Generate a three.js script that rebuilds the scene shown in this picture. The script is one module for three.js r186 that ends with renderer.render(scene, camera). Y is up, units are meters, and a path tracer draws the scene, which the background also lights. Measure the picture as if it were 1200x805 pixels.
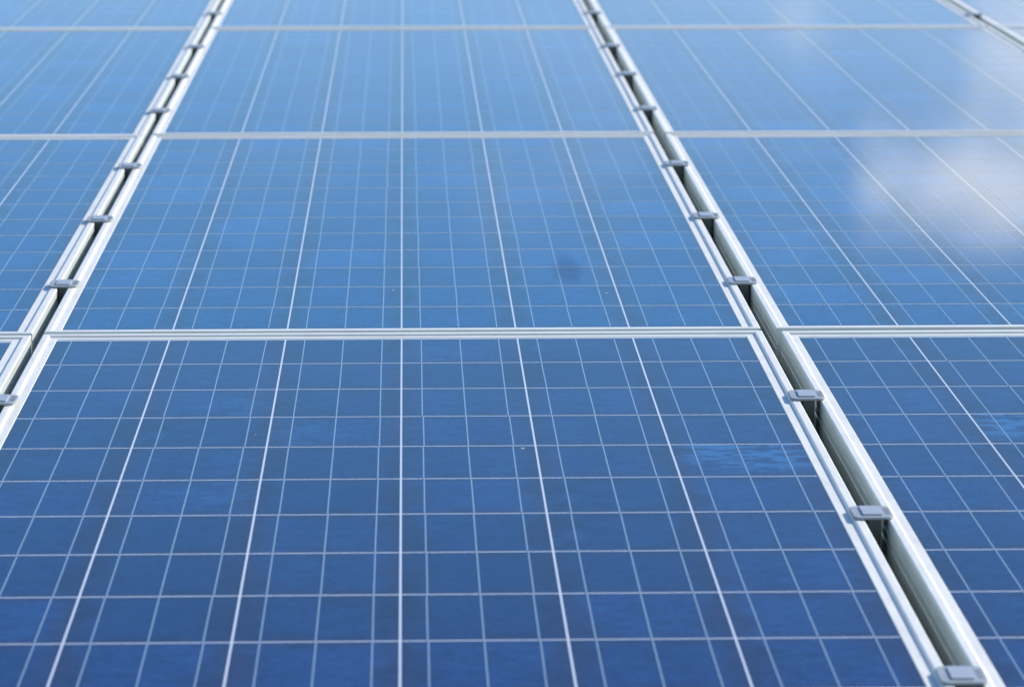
import * as THREE from 'three';
import { mergeGeometries } from 'three/addons/utils/BufferGeometryUtils.js';

// ---------------------------------------------------------------- slope of the array, camera, sky, sun, exposure
const TILT = THREE.MathUtils.degToRad(15);                 // pitch of the roof that carries the array
const SLOPE = new THREE.Matrix4().makeRotationX(TILT);
const ORIGIN = new THREE.Vector3(0, 4.6, 0);               // on the glass plane, at the joint of the two nearest rows
const onSlope = (x, y, z) => new THREE.Vector3(x, y, z).applyMatrix4(SLOPE).add(ORIGIN);
const dirOnSlope = (x, y, z) => new THREE.Vector3(x, y, z).normalize().applyMatrix4(SLOPE);

const scene = new THREE.Scene();
const renderer = new THREE.WebGLRenderer({ antialias: true });
renderer.setSize(1024, 686);
renderer.toneMapping = THREE.LinearToneMapping;
renderer.toneMappingExposure = 1.45;
renderer.shadowMap.enabled = true;

const camera = new THREE.PerspectiveCamera(11.954, 1024 / 686, 0.05, 20000);
{
  const yaw = 0.0326643, pitch = 0.202063, roll = 0.0011756;
  const cy = Math.cos(yaw), sy = Math.sin(yaw), cp = Math.cos(pitch), sp = Math.sin(pitch);
  const f = new THREE.Vector3(sy * cp, -sp, -cy * cp), r0 = new THREE.Vector3(cy, 0, sy), u0 = new THREE.Vector3().crossVectors(r0, f);
  const c = Math.cos(roll), s = Math.sin(roll);
  const r = r0.clone().multiplyScalar(c).addScaledVector(u0, s), u = u0.clone().multiplyScalar(c).addScaledVector(r0, -s);
  const m = SLOPE.clone().multiply(new THREE.Matrix4().makeBasis(r, u, f.clone().negate()));
  camera.position.copy(onSlope(0.481748, 0.891706, 4.384036));
  camera.quaternion.setFromRotationMatrix(m);
  camera.focus = 4.25;
  camera.userData.fStop = 10;
  camera.updateMatrixWorld();
}

// seeded noise
function rng(seed) { let a = seed >>> 0; return () => { a = (a + 0x6D2B79F5) >>> 0; let t = Math.imul(a ^ (a >>> 15), 1 | a); t = (t + Math.imul(t ^ (t >>> 7), 61 | t)) ^ t; return ((t ^ (t >>> 14)) >>> 0) / 4294967296; }; }
function hash3(x, y, z) { let h = Math.imul(x, 374761393) ^ Math.imul(y, 668265263) ^ Math.imul(z, 2147483647 - 1640531535); h = Math.imul(h ^ (h >>> 13), 1274126177); return ((h ^ (h >>> 16)) >>> 0) / 4294967296; }
const fade = (t) => t * t * (3 - 2 * t), lerp = (a, b, t) => a + (b - a) * t;
const step = (a, b, x) => fade(Math.min(1, Math.max(0, (x - a) / (b - a))));
function noise3(x, y, z) {
  const X = Math.floor(x), Y = Math.floor(y), Z = Math.floor(z), u = fade(x - X), v = fade(y - Y), w = fade(z - Z);
  const q = (a, b, c) => hash3(X + a, Y + b, Z + c);
  return lerp(lerp(lerp(q(0, 0, 0), q(1, 0, 0), u), lerp(q(0, 1, 0), q(1, 1, 0), u), v), lerp(lerp(q(0, 0, 1), q(1, 0, 1), u), lerp(q(0, 1, 1), q(1, 1, 1), u), v), w);
}
function fbm(x, y, z, n) { let s = 0, a = 0.5, t = 0; for (let i = 0; i < n; i++) { s += a * noise3(x, y, z); t += a; a *= 0.5; x = x * 2.03 + 11.3; y = y * 2.03 + 5.7; z = z * 2.03 + 3.1; } return s / t; }

const SUN = dirOnSlope(0.74, 0.535, -0.42);                 // towards the sun: up the slope and to the east
const SKY_GAIN = 1.0;
{
  const W = 2048, H = 1024, data = new Float32Array(W * H * 4);
  const rad = Math.PI / 180;
  const AIR = [[0, 0.60, 0.80, 1.0], [0.1, 0.52, 0.74, 0.97], [0.2, 0.40, 0.64, 0.91], [0.28, 0.30, 0.54, 0.84], [0.36, 0.205, 0.435, 0.745], [0.45, 0.108, 0.31, 0.63], [0.54, 0.062, 0.205, 0.52], [0.64, 0.042, 0.15, 0.43], [0.8, 0.033, 0.115, 0.36], [1, 0.03, 0.10, 0.32]];   // sine of the elevation, clear blue
  // cumulus clouds: [azimuth from -z towards +x, elevation, half width, half height, thickness]
  const clouds = [[10.9, 23.45, 3.0, 1.2, 0.8], [13.0, 21.4, 4.8, 2.2, 0.6], [8, 21, 11, 3.6, 0.07], [19.5, 23.5, 5.5, 2.6, 1.0], [42, 24, 9, 3.2, 1], [78, 17, 11, 3, 1], [-38, 19, 8, 2.6, 0.9], [-75, 27, 10, 3.4, 1], [118, 30, 11, 4, 1], [160, 20, 12, 3.5, 1], [-120, 22, 11, 3.4, 1], [-160, 33, 9, 3.5, 0.9], [28, 47, 9, 3.5, 0.7], [-55, 52, 8, 3.2, 0.7], [95, 55, 9, 3.6, 0.8]];
  for (let j = 0; j < H; j++) {
    const el = ((j + 0.5) / H - 0.5) * Math.PI, se = Math.sin(el), ce = Math.cos(el);
    for (let i = 0; i < W; i++) {
      const az = ((i + 0.5) / W - 0.5) * 2 * Math.PI;      // atan2(z, x)
      const x = Math.cos(az) * ce, z = Math.sin(az) * ce, y = se;
      let r, g, b;
      if (y < 0) { r = 0.20; g = 0.21; b = 0.20; } else {
        let q = 1; while (q < AIR.length - 1 && AIR[q][0] < y) q++;
        const A = AIR[q - 1], B = AIR[q], k = Math.min(1, (y - A[0]) / (B[0] - A[0]));
        r = lerp(A[1], B[1], k); g = lerp(A[2], B[2], k); b = lerp(A[3], B[3], k);
        const cs = x * SUN.x + y * SUN.y + z * SUN.z, glow = 0.10 * Math.pow(Math.max(0, 0.5 + 0.5 * cs), 5) + 0.9 * Math.pow(Math.max(0, cs), 40);
        r += glow * 0.8; g += glow * 0.85; b += glow * 0.9;
        // clouds
        const azd = Math.atan2(x, -z) / rad, eld = el / rad;
        let cov = 0, lit = 0;
        for (const [ca, cel, hw, hh, th] of clouds) {
          let da = azd - ca; if (da > 180) da -= 360; if (da < -180) da += 360;
          if (Math.abs(da) > hw * 1.9 || Math.abs(eld - cel) > hh * 2.2) continue;
          const q = Math.sqrt((da / hw) ** 2 + ((eld - cel) / hh) ** 2);
          const n = fbm(x * 34 + ca, y * 48, z * 34, 5);
          const d = th * step(0.0, 1.0, 1.12 - q + (n - 0.5) * 2.0);
          cov = 1 - (1 - cov) * (1 - 0.92 * d); lit = Math.max(lit, 0.82 + 0.25 * n + 0.1 * (eld - cel) / hh);
        }
        const veil = 0.07 * step(0.42, 0.75, fbm(x * 3.1 + 4, y * 9, z * 3.1, 5)) * step(0.02, 0.2, y);
        r = lerp(r, 1.0, veil); g = lerp(g, 1.06, veil); b = lerp(b, 1.15, veil);
        if (cov > 0) { r = lerp(r, 1.08 * lit, cov); g = lerp(g, 1.12 * lit, cov); b = lerp(b, 1.16 * lit, cov); }
      }
      const o = (j * W + i) * 4;
      data[o] = r * SKY_GAIN; data[o + 1] = g * SKY_GAIN; data[o + 2] = b * SKY_GAIN; data[o + 3] = 1;
    }
  }
  const sky = new THREE.DataTexture(data, W, H, THREE.RGBAFormat, THREE.FloatType);
  sky.mapping = THREE.EquirectangularReflectionMapping; sky.magFilter = THREE.LinearFilter; sky.minFilter = THREE.LinearFilter; sky.needsUpdate = true;
  scene.background = sky; scene.environment = sky;
}
const sun = new THREE.DirectionalLight(new THREE.Color(1.0, 0.965, 0.915), 5.0);
sun.position.copy(ORIGIN).addScaledVector(SUN, 30); sun.target.position.copy(ORIGIN);
sun.castShadow = true; sun.shadow.mapSize.set(4096, 4096);
Object.assign(sun.shadow.camera, { left: -9, right: 9, top: 9, bottom: -9, near: 1, far: 70 });
scene.add(sun, sun.target);

// ---------------------------------------------------------------- materials
function dataMap(n, fill, srgb) {
  const d = new Uint8Array(n * n * 4);
  for (let y = 0; y < n; y++) for (let x = 0; x < n; x++) { const c = fill(x, y), o = (y * n + x) * 4; d[o] = c[0]; d[o + 1] = c[1]; d[o + 2] = c[2]; d[o + 3] = c[3] ?? 255; }
  const t = new THREE.DataTexture(d, n, n, THREE.RGBAFormat);
  t.magFilter = THREE.LinearFilter; t.minFilter = THREE.LinearMipmapLinearFilter; t.generateMipmaps = true; t.wrapS = t.wrapT = THREE.RepeatWrapping;
  if (srgb) t.colorSpace = THREE.SRGBColorSpace;
  t.needsUpdate = true; return t;
}
const toS = (l) => { const c = Math.min(1, Math.max(0, l)); return Math.round(255 * (c <= 0.0031308 ? 12.92 * c : 1.055 * Math.pow(c, 1 / 2.4) - 0.055)); };
const GLASS = { clearcoat: 1, clearcoatRoughness: 0.05, specularIntensity: 0, roughness: 0.9, metalness: 0 };   // everything laminated under the front glass

// crystal grains of a multicrystalline wafer, dull plum towards its rim, a few turquoise flakes
function cellMap(seed, base, flake) {
  const N = 256, R = rng(seed), pts = [], G = 26;
  for (let j = 0; j < G; j++) for (let i = 0; i < G; i++) pts.push([(i + R()) / G, (j + R()) / G, R(), R(), 0.5 + R()]);
  const ox = R() * 50, oy = R() * 50, cx = 0.25 + 0.5 * R(), cyy = 0.25 + 0.5 * R(), bias = R();
  return dataMap(N, (px, py) => {
    const u = px / N, v = py / N;
    let best = 9, k = null; const gi = Math.floor(u * G), gj = Math.floor(v * G);
    const wu = u + 0.018 * (noise3(u * 30, v * 30, seed) - 0.5), wv = v + 0.018 * (noise3(u * 30, v * 30, seed + 9) - 0.5);
    for (let j = -1; j <= 1; j++) for (let i = -1; i <= 1; i++) {
      const a = gi + i, b = gj + j; if (a < 0 || b < 0 || a >= G || b >= G) continue;
      const p = pts[b * G + a], d = Math.hypot(p[0] - wu, p[1] - wv) / p[4]; if (d < best) { best = d; k = p; }
    }
    const low = fbm(u * 3 + ox, v * 3 + oy, seed, 3), fine = fbm(u * 90, v * 70, seed * 3, 2);
    const edge = Math.min(u, 1 - u, 0.06 + v, 1.06 - v), rim = 1 - step(0.0, 0.25, edge + 0.16 * (low - 0.5));
    const fl = Math.min(1, flake * step(0.42, 0.68, fbm(u * 7 + ox, v * 16 + oy, seed + 77, 5)) * (0.35 + 0.65 * k[3]) * step(0.75, 0.15, Math.hypot(u - cx, v - cyy)));
    let m = 0.80 + 0.56 * (k[2] - 0.5) + 0.52 * (low - 0.5) + 0.6 * (fine - 0.5) + 0.2;
    let r = base[0] * m, g = base[1] * m, b = base[2] * m;
    r *= 1 + 0.8 * rim; g *= 1 - 0.36 * rim; b *= 1 - 0.5 * rim;                 // thinner coating at the rim
    r *= 1 - 0.3 * (k[3] - 0.5); g *= 1 + 0.22 * (k[3] - 0.5);
    r = lerp(r, 0.020, fl); g = lerp(g, base[1] * 3.6, fl); b = lerp(b, base[2] * 2.4, fl);
    return [toS(r), toS(g), toS(b)];
  }, true);
}
function cellSet(seed, base, flakes) {                              // ten wafers of one batch, each with a tint of its own
  const R = rng(seed), out = [];
  for (let i = 0; i < 10; i++) {
    const flake = i === 9 ? 2.4 : i === 8 ? 2.0 : i > 5 ? 0.35 : 0.15, map = cellMap(seed + i * 13, base, flake * flakes);
    for (let k = 0; k < 2; k++) {
      const b = 0.74 + 0.48 * R(), h = (R() - 0.5) * 0.14;
      out.push({ heavy: i > 7, m: new THREE.MeshPhysicalMaterial({ ...GLASS, map, color: new THREE.Color().setRGB(b * (1 - h), b, b * (1 + h * 0.4)) }) });
    }
  }
  return out;
}
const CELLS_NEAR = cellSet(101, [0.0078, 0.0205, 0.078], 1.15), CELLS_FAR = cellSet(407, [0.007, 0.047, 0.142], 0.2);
const dust = dataMap(256, (x, y) => { const n = fbm(x / 9, y / 9, 3, 4), m = fbm(x / 40, y / 40, 8, 3), v = Math.round(255 * Math.min(1, 0.87 + 0.09 * n + 0.05 * m)); return [v, v, v]; }, true);
const M = {
  backsheet: new THREE.MeshPhysicalMaterial({ ...GLASS, color: new THREE.Color().setRGB(0.50, 0.52, 0.56) }),
  ribbon: new THREE.MeshPhysicalMaterial({ ...GLASS, color: new THREE.Color().setRGB(0.18, 0.25, 0.32), roughness: 0.6, metalness: 0.0 }),
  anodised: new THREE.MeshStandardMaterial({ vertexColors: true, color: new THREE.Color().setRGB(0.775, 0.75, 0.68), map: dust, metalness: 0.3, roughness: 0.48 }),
  zinc: new THREE.MeshStandardMaterial({ color: new THREE.Color().setRGB(0.37, 0.395, 0.41), map: dust, metalness: 0.45, roughness: 0.5 }),
  steel: new THREE.MeshStandardMaterial({ color: new THREE.Color().setRGB(0.09, 0.095, 0.09), metalness: 0.5, roughness: 0.6 }),
  bolt: new THREE.MeshStandardMaterial({ color: new THREE.Color().setRGB(0.47, 0.50, 0.525), map: dust, metalness: 0.5, roughness: 0.42 }),
};

// ---------------------------------------------------------------- helpers
const taken = {};
function numbered(n) { const k = taken[n] = (taken[n] ?? -1) + 1; return k ? n + '_' + String(k).padStart(3, '0') : n; }
function mesh(name, geometry, material, parent) { const o = new THREE.Mesh(geometry, material); o.name = name; o.castShadow = o.receiveShadow = true; parent.add(o); return o; }

// ---------------------------------------------------------------- setting
{
  const g = new THREE.PlaneGeometry(6000, 6000); g.rotateX(-Math.PI / 2);
  const soil = dataMap(256, (x, y) => { const n = fbm(x / 20, y / 20, 5, 5); return [toS(0.05 + 0.07 * n), toS(0.075 + 0.07 * n), toS(0.03 + 0.03 * n)]; }, true); soil.repeat.set(1500, 1500);
  const o = mesh('ground', g, new THREE.MeshStandardMaterial({ map: soil, roughness: 1 }), scene); o.userData = { kind: 'structure' };
  const rg = new THREE.BoxGeometry(15, 0.2, 17);
  const felt = dataMap(256, (x, y) => { const n = fbm(x / 3, y / 3, 15, 4), v = 0.014 + 0.02 * n; return [toS(v), toS(v * 1.15), toS(v)]; }, true); felt.repeat.set(12, 12);
  const roof = mesh('roof', rg, new THREE.MeshStandardMaterial({ map: felt, roughness: 0.95 }), scene);
  roof.position.copy(onSlope(0.5, -0.25, -2.2)); roof.rotation.x = TILT; roof.userData = { kind: 'structure' };
}

// ---------------------------------------------------------------- solar panel
const PITCH = 0.158, COLS = 6, ROWS = 12;
const X0 = -0.0165, X1 = 0.970, V0 = -0.0310, V1 = 1.9250;   // outer edge of the frame, measured from the corner of the cell grid
const CX = (X0 + X1) / 2, CV = (V0 + V1) / 2;
// cross-section of the frame: [inwards from the outer edge, height above the glass]
const PROFILE = [[0, -0.045], [0, -0.0245], [0.0009, -0.0238], [0.0009, -0.0222], [0, -0.0215], [0, -0.0125], [0.0007, -0.0120], [0.0007, -0.0110], [0, -0.0105], [0, 0.0024], [0.0004, 0.0034], [0.0014, 0.0040], [0.0088, 0.0041], [0.0100, 0.0038], [0.0112, 0.0031], [0.0117, 0.0020], [0.0119, 0.0010], [0.0134, 0.0009], [0.0230, 0.0010], [0.0236, 0.0008], [0.0238, 0.0004], [0.0238, -0.0010], [0.0015, -0.0010], [0.0015, -0.045]];
function frameMember(ax, az, bx, bz, width = 1, w0 = 1, w1 = 1) {                     // from corner A to corner B, the panel on its left, mitred at both ends
  const L = Math.hypot(bx - ax, bz - az), tx = (bx - ax) / L, tz = (bz - az) / L, nx = tz, nz = -tx;
  const P = [], N = [], U = [], C = [];
  for (let i = 0; i + 1 < PROFILE.length; i++) {
    const [e0, y0] = PROFILE[i], [e1, y1] = PROFILE[i + 1], d0 = e0 * width, d1 = e1 * width;
    const a0 = [ax + nx * d0 + tx * e0 * w0, y0, az + nz * d0 + tz * e0 * w0], b0 = [bx + nx * d0 - tx * e0 * w1, y0, bz + nz * d0 - tz * e0 * w1];
    const a1 = [ax + nx * d1 + tx * e1 * w0, y1, az + nz * d1 + tz * e1 * w0], b1 = [bx + nx * d1 - tx * e1 * w1, y1, bz + nz * d1 - tz * e1 * w1];
    const dl = Math.hypot(d1 - d0, y1 - y0), ny = (d1 - d0) / dl, no = -(y1 - y0) / dl, n = [nx * no, ny, nz * no];
    for (const [p, u, v] of [[a0, 0, i], [b0, L, i], [b1, L, i + 1], [a0, 0, i], [b1, L, i + 1], [a1, 0, i + 1]]) { P.push(...p); N.push(...n); U.push(u * 1.7, v * 0.045); C.push(...(i < 9 || i > 20 ? [0.74, 0.83, 0.86] : [1, 1, 1])); }   // sides tinted darker and greener: shade of the gaps put into the colour
  }
  const g = new THREE.BufferGeometry();
  g.setAttribute('position', new THREE.Float32BufferAttribute(P, 3)); g.setAttribute('normal', new THREE.Float32BufferAttribute(N, 3)); g.setAttribute('uv', new THREE.Float32BufferAttribute(U, 2)); g.setAttribute('color', new THREE.Float32BufferAttribute(C, 3));
  return g;
}
const hx = (X1 - X0) / 2, hz = (V1 - V0) / 2;
const SLIM = 0.9;                                          // the west member is a little slimmer
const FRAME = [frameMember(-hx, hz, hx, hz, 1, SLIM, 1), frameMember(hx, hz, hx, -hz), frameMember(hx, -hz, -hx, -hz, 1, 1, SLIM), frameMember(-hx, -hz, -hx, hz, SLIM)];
const BACK = new THREE.BoxGeometry(X1 - X0 - 0.006, 0.004, V1 - V0 - 0.006); BACK.translate(0, -0.002, 0);
const CELL = [0, 1, 2, 3].map((k) => {
  const g = new THREE.BoxGeometry(PITCH - 0.0024, 0.0003, PITCH - 0.0032), uv = g.attributes.uv;
  for (let i = 0; i < uv.count; i++) uv.setXY(i, k & 1 ? 1 - uv.getX(i) : uv.getX(i), k & 2 ? 1 - uv.getY(i) : uv.getY(i));
  return g;
});
const RIBBON = [0, 1, 2, 3, 4, 5].map((k) => {             // soldered cell by cell, so it wanders a little
  const R = rng(900 + k), parts = [];
  for (let i = 0; i < ROWS; i++) {
    const g = new THREE.BoxGeometry(0.0015, 0.0002, PITCH); g.translate((R() - 0.5) * 0.0013, 0.0003, -(i + 0.5) * PITCH);
    const sh = (R() - 0.5) * 0.0010, p = g.attributes.position; for (let q = 0; q < p.count; q++) p.setX(q, p.getX(q) + sh * (p.getZ(q) + (i + 0.5) * PITCH) / PITCH);
    parts.push(g);
  }
  return mergeGeometries(parts);
});
function buildPanel(seed, cells, bright) {
  const R = rng(seed), t = new THREE.Group();
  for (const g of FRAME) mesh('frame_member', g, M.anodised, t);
  mesh('backsheet', BACK, M.backsheet, t);
  for (let j = 0; j < ROWS; j++) for (let i = 0; i < COLS; i++) {
    let c = cells[Math.floor(R() * cells.length)]; if (c.heavy && R() < 0.97) c = cells[Math.floor(R() * 12)];
    if (bright && bright[0] === i && bright[1] === j) c = cells[18 + (i & 1)];
    mesh('solar_cell', CELL[Math.floor(R() * 4)], c.m, t).position.set((i + 0.5) * PITCH - CX, 0, CV - (j + 0.5) * PITCH);
  }
  for (let i = 0; i < COLS; i++) for (const f of [1 / 6, 1 / 2, 5 / 6]) mesh('busbar_ribbon', RIBBON[Math.floor(R() * 6)], M.ribbon, t).position.set((i + f) * PITCH - CX, 0, CV);
  return t;
}
const COLPITCH = 1.006, ROWPITCH = 1.9687, FIRSTROW = -1.896;
const COLNAME = ['outer column facing away from the cloud reflection', 'central column', 'column mirroring the white cloud', 'corner column beyond the cloud reflection'];
const ROWNAME = ['front row', 'second row', 'third row', 'top row'];
const LABELS = {
  '-1,0': 'blue solar panel of which only a sliver shows, beside the large front panel',
  '-1,1': 'blue solar panel in the second row, outer column away from the cloud reflection',
  '-1,2': 'blue solar panel in the third row, outer column away from the cloud reflection',
  '-1,3': 'pale blurred solar panel in the top row, outer column away from the cloud reflection',
  '0,0': 'large dark blue solar panel filling the front of the central column',
  '0,1': 'blue solar panel in the second row of the central column, added dark mark on it',
  '0,2': 'light blue solar panel in the third row of the central column',
  '0,3': 'pale blurred solar panel in the top row of the central column',
  '1,0': 'dark blue solar panel in the front row, below the panel mirroring a cloud',
  '1,1': 'blue solar panel in the second row with the bright white cloud mirrored in it',
  '1,2': 'pale solar panel in the third row, hazy edge of the mirrored cloud on it',
  '1,3': 'pale blurred solar panel in the top row, above the hazy cloud reflection',
  '2,2': 'solar panel showing as a small triangle below the corner panel, past the last gap',
  '2,3': 'greyish pale solar panel in the picture corner past the last gap, top row',
};
const SEEDS = rng(5);
let markedPanel = null; const panels = {};
for (const key of Object.keys(LABELS)) {
  const [c, r] = key.split(',').map(Number), seed = Math.floor(SEEDS() * 1e6);
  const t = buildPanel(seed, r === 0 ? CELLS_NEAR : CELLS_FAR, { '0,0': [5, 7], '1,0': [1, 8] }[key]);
  t.name = numbered('solar_panel');
  const jx = { '1,0': 0.0062, '1,1': 0.0015, '1,2': 0.0012, '-1,0': 0.0046, '-1,1': 0.0046, '-1,2': 0.0042, '-1,3': 0.004 }[key] ?? 0, jz = c === -1 ? 0.006 : key === '1,0' ? 0.005 : 0, jr = (SEEDS() - 0.5) * 0.0008;
  t.position.copy(onSlope(c * COLPITCH + CX + jx, 0, -(FIRSTROW + r * ROWPITCH + CV) + jz));
  t.rotation.set(TILT, 0, 0); t.rotateY(jr); t.rotateX((SEEDS() - 0.5) * 0.002);
  t.userData = { label: LABELS[key], category: 'solar panel', group: 'solar panels of the array' };
  scene.add(t); panels[key] = t;
  if (key === '0,1') markedPanel = t;
}
{
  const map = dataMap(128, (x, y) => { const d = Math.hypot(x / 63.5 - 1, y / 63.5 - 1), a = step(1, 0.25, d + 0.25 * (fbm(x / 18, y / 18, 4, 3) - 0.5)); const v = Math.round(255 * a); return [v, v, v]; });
  const g = new THREE.PlaneGeometry(0.060, 0.34); g.rotateX(-Math.PI / 2);  // added mark, no real dirt: stretched along the glass to look round from the camera
  const o = mesh('added_mark', g, new THREE.MeshStandardMaterial({ color: new THREE.Color().setRGB(0.004, 0.065, 0.2), roughness: 0.9, transparent: true, opacity: 0.21, alphaMap: map }), markedPanel);
  o.userData.label = 'faint dark added mark, stretched along the glass';
  o.castShadow = false;
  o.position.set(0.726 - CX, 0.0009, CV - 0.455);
}

{
  const R = rng(31), white = new THREE.MeshStandardMaterial({ color: new THREE.Color().setRGB(0.42, 0.43, 0.42), roughness: 0.9 });
  for (const [key, u, v, w, d] of [['0,0', 3.9, 7.9, 7, 6], ['0,0', 1.9, 8.4, 4, 3], ['0,1', 4.9, 1.6, 5, 9], ['0,1', 2.92, 1.8, 4, 8]]) {
    const g = new THREE.IcosahedronGeometry(0.00032, 2), p = g.attributes.position;
    for (let i = 0; i < p.count; i++) { const x = p.getX(i), y = p.getY(i), z = p.getZ(i), k = 0.65 + 0.7 * noise3(x * 3000 + u * 9, y * 3000, z * 3000 + v * 7); p.setXYZ(i, x * w * k, y * 0.7, z * d * k); }
    g.computeVertexNormals();
    const o = mesh('dirt_speck', g, white, panels[key]); o.position.set(u * PITCH - CX, 0.0005, CV - v * PITCH); o.rotation.y = R() * 3;
  }
}

// ---------------------------------------------------------------- clamps between the columns
function roundedPlate(w, d, h, rad, bev) {
  const s = new THREE.Shape(), x = w / 2 - bev, y = d / 2 - bev, r = rad;
  s.moveTo(-x + r, -y); s.lineTo(x - r, -y); s.absarc(x - r, -y + r, r, -Math.PI / 2, 0); s.lineTo(x, y - r); s.absarc(x - r, y - r, r, 0, Math.PI / 2);
  s.lineTo(-x + r, y); s.absarc(-x + r, y - r, r, Math.PI / 2, Math.PI); s.lineTo(-x, -y + r); s.absarc(-x + r, -y + r, r, Math.PI, Math.PI * 1.5);
  const g = new THREE.ExtrudeGeometry(s, { depth: h - 2 * bev, bevelEnabled: true, bevelSize: bev, bevelThickness: bev, bevelSegments: 2, curveSegments: 5 });
  g.translate(0, 0, bev); g.rotateX(-Math.PI / 2); return g;                // lies flat, from y = 0 to y = h
}
const CLAMP_LIFT = 0.0042;                                  // the clamps sit on the beads of both frames
const clamp0 = new THREE.Group();
{
  mesh('clamp_plate', roundedPlate(0.043, 0.050, 0.0031, 0.008, 0.0007), M.zinc, clamp0);
  const b = mesh('bolt_plate', roundedPlate(0.0215, 0.036, 0.0019, 0.0012, 0.0003), M.bolt, clamp0); b.position.set(-0.0005, 0.0030, -0.001);
  for (let k = 0; k < 3; k++) { const q = mesh('grip_ridge', new THREE.BoxGeometry(0.0052, 0.0011, 0.0022), M.zinc, clamp0); q.position.set(0.0165, 0.0033, -0.010 + k * 0.009); }
  const st = mesh('stem', new THREE.BoxGeometry(0.0145, 0.060, 0.046), M.steel, clamp0); st.position.set(0.0008, -0.0302, 0);
}
const CLAMPS = [
  [-1, -0.407, 'cut by the picture edge'], [-1, 0.378, 'first in the second row'], [-1, 0.962, 'halfway along the second row'], [-1, 1.553, 'last in the second row'],
  [-1, 2.322, 'first in the third row'], [-1, 2.905, 'halfway along the third row'], [-1, 3.495, 'last in the third row'], [-1, 4.275, 'blurred, in the top row'],
  [0, -1.572, 'largest and lowest one'], [0, -0.990, 'halfway along the front row'], [0, -0.407, 'last in the front row'], [0, 0.378, 'first in the second row'],
  [0, 0.970, 'halfway along the second row'], [0, 1.560, 'last in the second row'], [0, 2.335, 'first in the third row'], [0, 2.930, 'halfway along the third row'], [0, 3.495, 'last in the third row'], [0, 4.275, 'blurred, in the top row'],
  [1, 3.36, 'end of third row'], [1, 4.21, 'topmost'],
];
const GAPNAME = { '-1': 'grey clamp in the gap away from the cloud, ', 0: 'grey clamp in the gap beside the cloud, ', 1: 'dark blurred clamp in the corner gap, ' };
const CR = rng(77);
CLAMPS.forEach(([c, v, where], i) => {
  const t = i ? clamp0.clone() : clamp0;
  t.name = numbered('panel_clamp');
  t.position.copy(onSlope(c * COLPITCH + (X1 + COLPITCH + X0) / 2 + (c < 0 ? 0.0022 : 0.0006) + (CR() - 0.5) * 0.001, CLAMP_LIFT, -v - 0.0031 * (4.384 + v)));
  t.rotation.set(TILT, 0, 0); t.rotateY((CR() - 0.5) * 0.05);
  t.userData = { label: GAPNAME[c] + where, category: 'clamp', group: 'clamps between the panel columns' };
  scene.add(t);
});

renderer.render(scene, camera);
